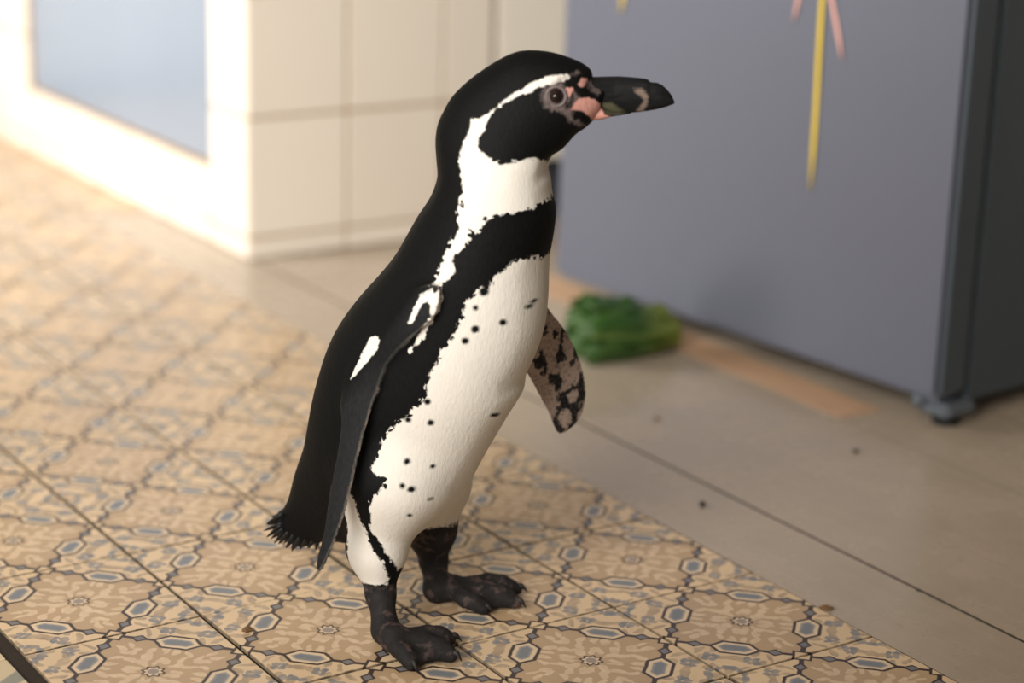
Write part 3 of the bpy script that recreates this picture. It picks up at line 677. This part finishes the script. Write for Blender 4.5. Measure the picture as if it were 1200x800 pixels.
# ---- claws
M_claw = plain('black_claw', (.010, .009, .009), .6, var=.3, scale=200)
for L in (FEETN, FEETF):
    for base, kn, tip in L['toes']:
        kn, tip = np.array(kn), np.array(tip); d = tip - kn; d[2] = 0; d /= np.linalg.norm(d)
        rings = []
        for t in np.linspace(0, 1, 8):
            p = tip + d * (.001 + .011 * t) + np.array([0, 0, .002 + .0035 * math.sin(t * math.pi * .8) - .0075 * t * t]); r = .0042 * (1 - t) ** .7 + .0005
            n_ = np.array([-d[1], d[0], 0])
            rings.append([tuple(p + n_ * r * .8 * math.cos(a) + np.array([0, 0, 1]) * max(r, .0004) * math.sin(a)) for a in np.linspace(0, 2 * math.pi, 10, endpoint=False)])
        R_ = np.array(rings); R_[..., 2] = np.maximum(R_[..., 2], .0004)
        new_obj('claw', grid_mesh('claw', R_.tolist()), M_claw, peng)
# ---- stiff tail feathers
M_tailf = plain('tail_feather', (.005, .0055, .006), .6, var=.4, scale=90, stretch=(1, 1, .3))
RIM = [(-.154, .092), (-.158, .084), (-.155, .074), (-.146, .069), (-.136, .067), (-.126, .068), (-.116, .070), (-.106, .072)]
for k in range(34):
    q = (k % 17) / 16; f_ = q * (len(RIM) - 1); i_ = min(int(f_), len(RIM) - 2); rx, rz = (np.array(RIM[i_]) * (1 - f_ + i_) + np.array(RIM[i_ + 1]) * (f_ - i_))
    sd = -1 if k < 17 else 1; ang = math.radians(205 + 50 * q + rnd.uniform(-12, 12)); ln = rnd.uniform(.007, .014)
    dv = np.array([math.cos(ang), sd * .12, math.sin(ang)]); yy = sd * rnd.uniform(.004, .016)
    root = np.array([rx, yy, rz]) - dv * .012; tip = np.array([rx, yy, rz]) + dv * ln
    d = tip - root; n_ = np.array([.45, sd * .9, -.3]); n_ = n_ - d * (n_ @ d) / (d @ d); n_ /= np.linalg.norm(n_); n_ = np.cross(d / np.linalg.norm(d), n_) * .8 + n_ * .3; rings = []
    for t in np.linspace(0, 1, 7):
        p = root + d * t; wv = .0050 * (1 - t ** 2.5) + .0004; th_ = .0015 * (1 - t) + .0003
        up = np.cross(n_, d); up /= np.linalg.norm(up)
        rings.append([tuple(p + n_ * wv * math.cos(a) + up * th_ * math.sin(a)) for a in np.linspace(0, 2 * math.pi, 8, endpoint=False)])
    new_obj('tail_feather', grid_mesh('tail_feather', rings), M_tailf, peng)

# ---------------------------------------------------------------- small things
def yaw_pt(px_, py_, pz_):      # refrigerator frame -> world
    a = math.radians(5.6)
    return Vector((1.145 + px_ * math.cos(a) - py_ * math.sin(a), .068 + px_ * math.sin(a) + py_ * math.cos(a), pz_))
def ribbon(label, col, y0, z0, y1, z1, wd, group=None):
    """thin ribbon hanging against the door from (y0, z0) down to a tapered end (y1, z1)"""
    rings = []; n = 24; o0 = yaw_pt(-.0012, y1, z1)
    for t in np.linspace(0, 1, n):
        yy, zz = y0 + (y1 - y0) * t, z0 + (z1 - z0) * t; h = wd / 2 * min(1, (1 - t) * 9 + .12); q = .0006 * math.sin(t * 17)
        ring = [yaw_pt(-.0022 - .0006 + q, yy - h, zz), yaw_pt(-.0022 - .0006 + q, yy + h, zz), yaw_pt(-.0022 + .0006 + q, yy + h, zz), yaw_pt(-.0022 + .0006 + q, yy - h, zz)]
        rings.append([tuple(p - o0) for p in ring])
    o = new_obj('ribbon', grid_mesh('ribbon', rings), plain('ribbon_' + col[0], col[1], .5, var=.08, scale=60), None, o0)
    return tag(o, label, 'ribbon', group)
YEL, PNK = ('yellow', (.72, .52, .03)), ('pink', (.72, .38, .33))
G_ = 'ribbons on the refrigerator door'
ribbon('long yellow ribbon hanging down the middle of the refrigerator door', YEL, .270, .95, .263, .293, .0078, G_)
ribbon('short pink ribbon slanting just right of the long yellow ribbon', PNK, .330, .80, .220, .488, .0070, G_)
ribbon('pink ribbon end just left of the long yellow ribbon', PNK, .270, .80, .318, .530, .0065, G_)
ribbon('yellow ribbon end at the top edge left of the other ribbons', YEL, .640, .80, .690, .497, .0080, G_)

# leafy green by the refrigerator
def leaf_material():
    m, nt, b = mat_new('lettuce_leaf')
    u, v = attr(nt, 'lu'), attr(nt, 'lv'); n = noise(nt, coords(nt), 60, 4, .6)
    vein = ((v * 9.0 + u * 5.0).op('SINE').abs() - .12).inside(.12)
    col = mix(nt, n, (.010, .045, .006), (.036, .105, .012))
    col = mix(nt, ((u - .5) * 2.0 + (n - .5) * .5).clamp01(), col, rgb(nt, (.27, .32, .05)))
    col = mix(nt, (vein * .15).max((v.abs() - .04).inside(.05) * .25), col, rgb(nt, (.36, .45, .12)))
    nt.links.new(col, b.inputs['Base Color']); b.inputs['Roughness'].default_value = .45; b.inputs['Subsurface Weight'].default_value = .0
    bump(nt, b, n, .4, .004)
    return m
M_leaf = leaf_material()
leafroot = tag(empty('lettuce', (.968, .575, 0), -.15), 'crumpled green lettuce leaves lying on the boards by the refrigerator', 'lettuce')
def leaf(name, a0, a1, off, s0, s1, seed, frill):
    """one leaf wrapped round the long axis of the crumpled head: angles a0..a1, stations s0..s1 (0 broad end, 1 stem)"""
    r = random.Random(seed); ph = [r.uniform(0, 6.28) for _ in range(5)]
    NU, NV = 40, 36; top = []; U_, V_ = [], []
    for i in range(NU):
        u = i / (NU - 1); s_ = s0 + (s1 - s0) * u
        rad = .050 * max(0, math.sin(math.pi * min(.999, max(.0005, s_)) ** .52)) ** .75 + .004 + off * min(1, s_ * 12)
        for j in range(NV):
            v = -1 + 2 * j / (NV - 1); a = math.radians(a0 + (a1 - a0) * (v + 1) / 2)
            ed = max(abs(v) ** 4, (max(0, 1 - u / .22) ** 2 if s0 > .05 else 0))                      # free rim: sides and broad end
            rr = rad * .9 * (1 + .10 * math.sin(2 * a + ph[0] + 3 * s_) + .05 * math.sin(5 * a + ph[1] + 7 * s_)) + frill * ed * (.7 + math.sin(a * 6 + s_ * 20 + ph[2]) * .6 + .4 * math.sin(a * 13 + ph[3]))
            x = -.085 + .195 * s_ - frill * .8 * max(0, 1 - u / .22) ** 2 * math.sin(a * 7 + ph[4])
            top.append((x, rr * math.cos(a), max(.046 + rr * math.sin(a) * .98 - .018 * s_, .0016))); U_.append(s_); V_.append(v)
    faces = [(i * NV + j, i * NV + j + 1, (i + 1) * NV + j + 1, (i + 1) * NV + j) for i in range(NU - 1) for j in range(NV - 1)]
    me = bpy.data.meshes.new(name); me.from_pydata(top, [], faces); me.update()
    put(me, 'lu', U_); put(me, 'lv', V_); me.polygons.foreach_set('use_smooth', [True] * len(faces))
    o = new_obj(name, me, M_leaf, leafroot)
    m = o.modifiers.new('thickness', 'SOLIDIFY'); m.thickness = .0016; m.offset = 0
    return o
leaf('leaf', -40, 170, -.006, 0., 1.0, 3, .004)
leaf('leaf', 150, 330, -.004, 0., 1.0, 5, .004)
leaf('leaf', 95, 250, .002, .06, .97, 8, .011)
leaf('leaf', 20, 130, .003, .10, .95, 12, .012)
leaf('leaf', 190, 300, .004, .12, .92, 17, .010)

# crumbs
M_crumb = plain('brown_crumb', (.16, .085, .035), .8, var=.4, scale=300, bmp=.4)
M_soot = plain('dark_crumb', (.035, .028, .022), .8, var=.4, scale=300, bmp=.4)
def crumb(x, y, r, stretch, rz, mat, label):
    bm = bmesh.new(); bmesh.ops.create_icosphere(bm, subdivisions=2, radius=r); q = random.Random(int(x * 9999))
    for v in bm.verts: v.co *= q.uniform(.75, 1.2); v.co.x *= stretch; v.co.z = max(v.co.z * .55, -r * .45)
    o = new_obj('crumb', bm_mesh('crumb', bm), mat, None, (x, y, r * .45 + .0004)); o.rotation_euler = (0, 0, rz)
    tag(o, label, 'crumb', 'crumbs on the floor')
crumb(0.9868, 0.0560, 0.0042, 1.2, 0.3, M_soot, 'dark crumb on the boards in front of the refrigerator corner')
crumb(0.6803, -0.0007, 0.004, 2.0, 0.9, M_soot, 'elongated dark crumb on the cream boards right of the penguin')
crumb(0.0240, -0.0614, 0.005, 1.3, 0.2, M_crumb, 'brown crumb on the patterned tile left of the near foot')
crumb(0.6017, -0.3218, 0.0045, 1.9, -0.6, M_crumb, 'brown crumb at the edge between tiles and boards')
crumb(0.7287, -0.3338, 0.0022, 1.2, 0, M_soot, 'tiny dark speck on the joint between two cream boards')
crumb(0.8315, 0.2946, 0.004, 1.3, 0.4, M_crumb, 'pale brown crumb on the boards beside the far flipper')
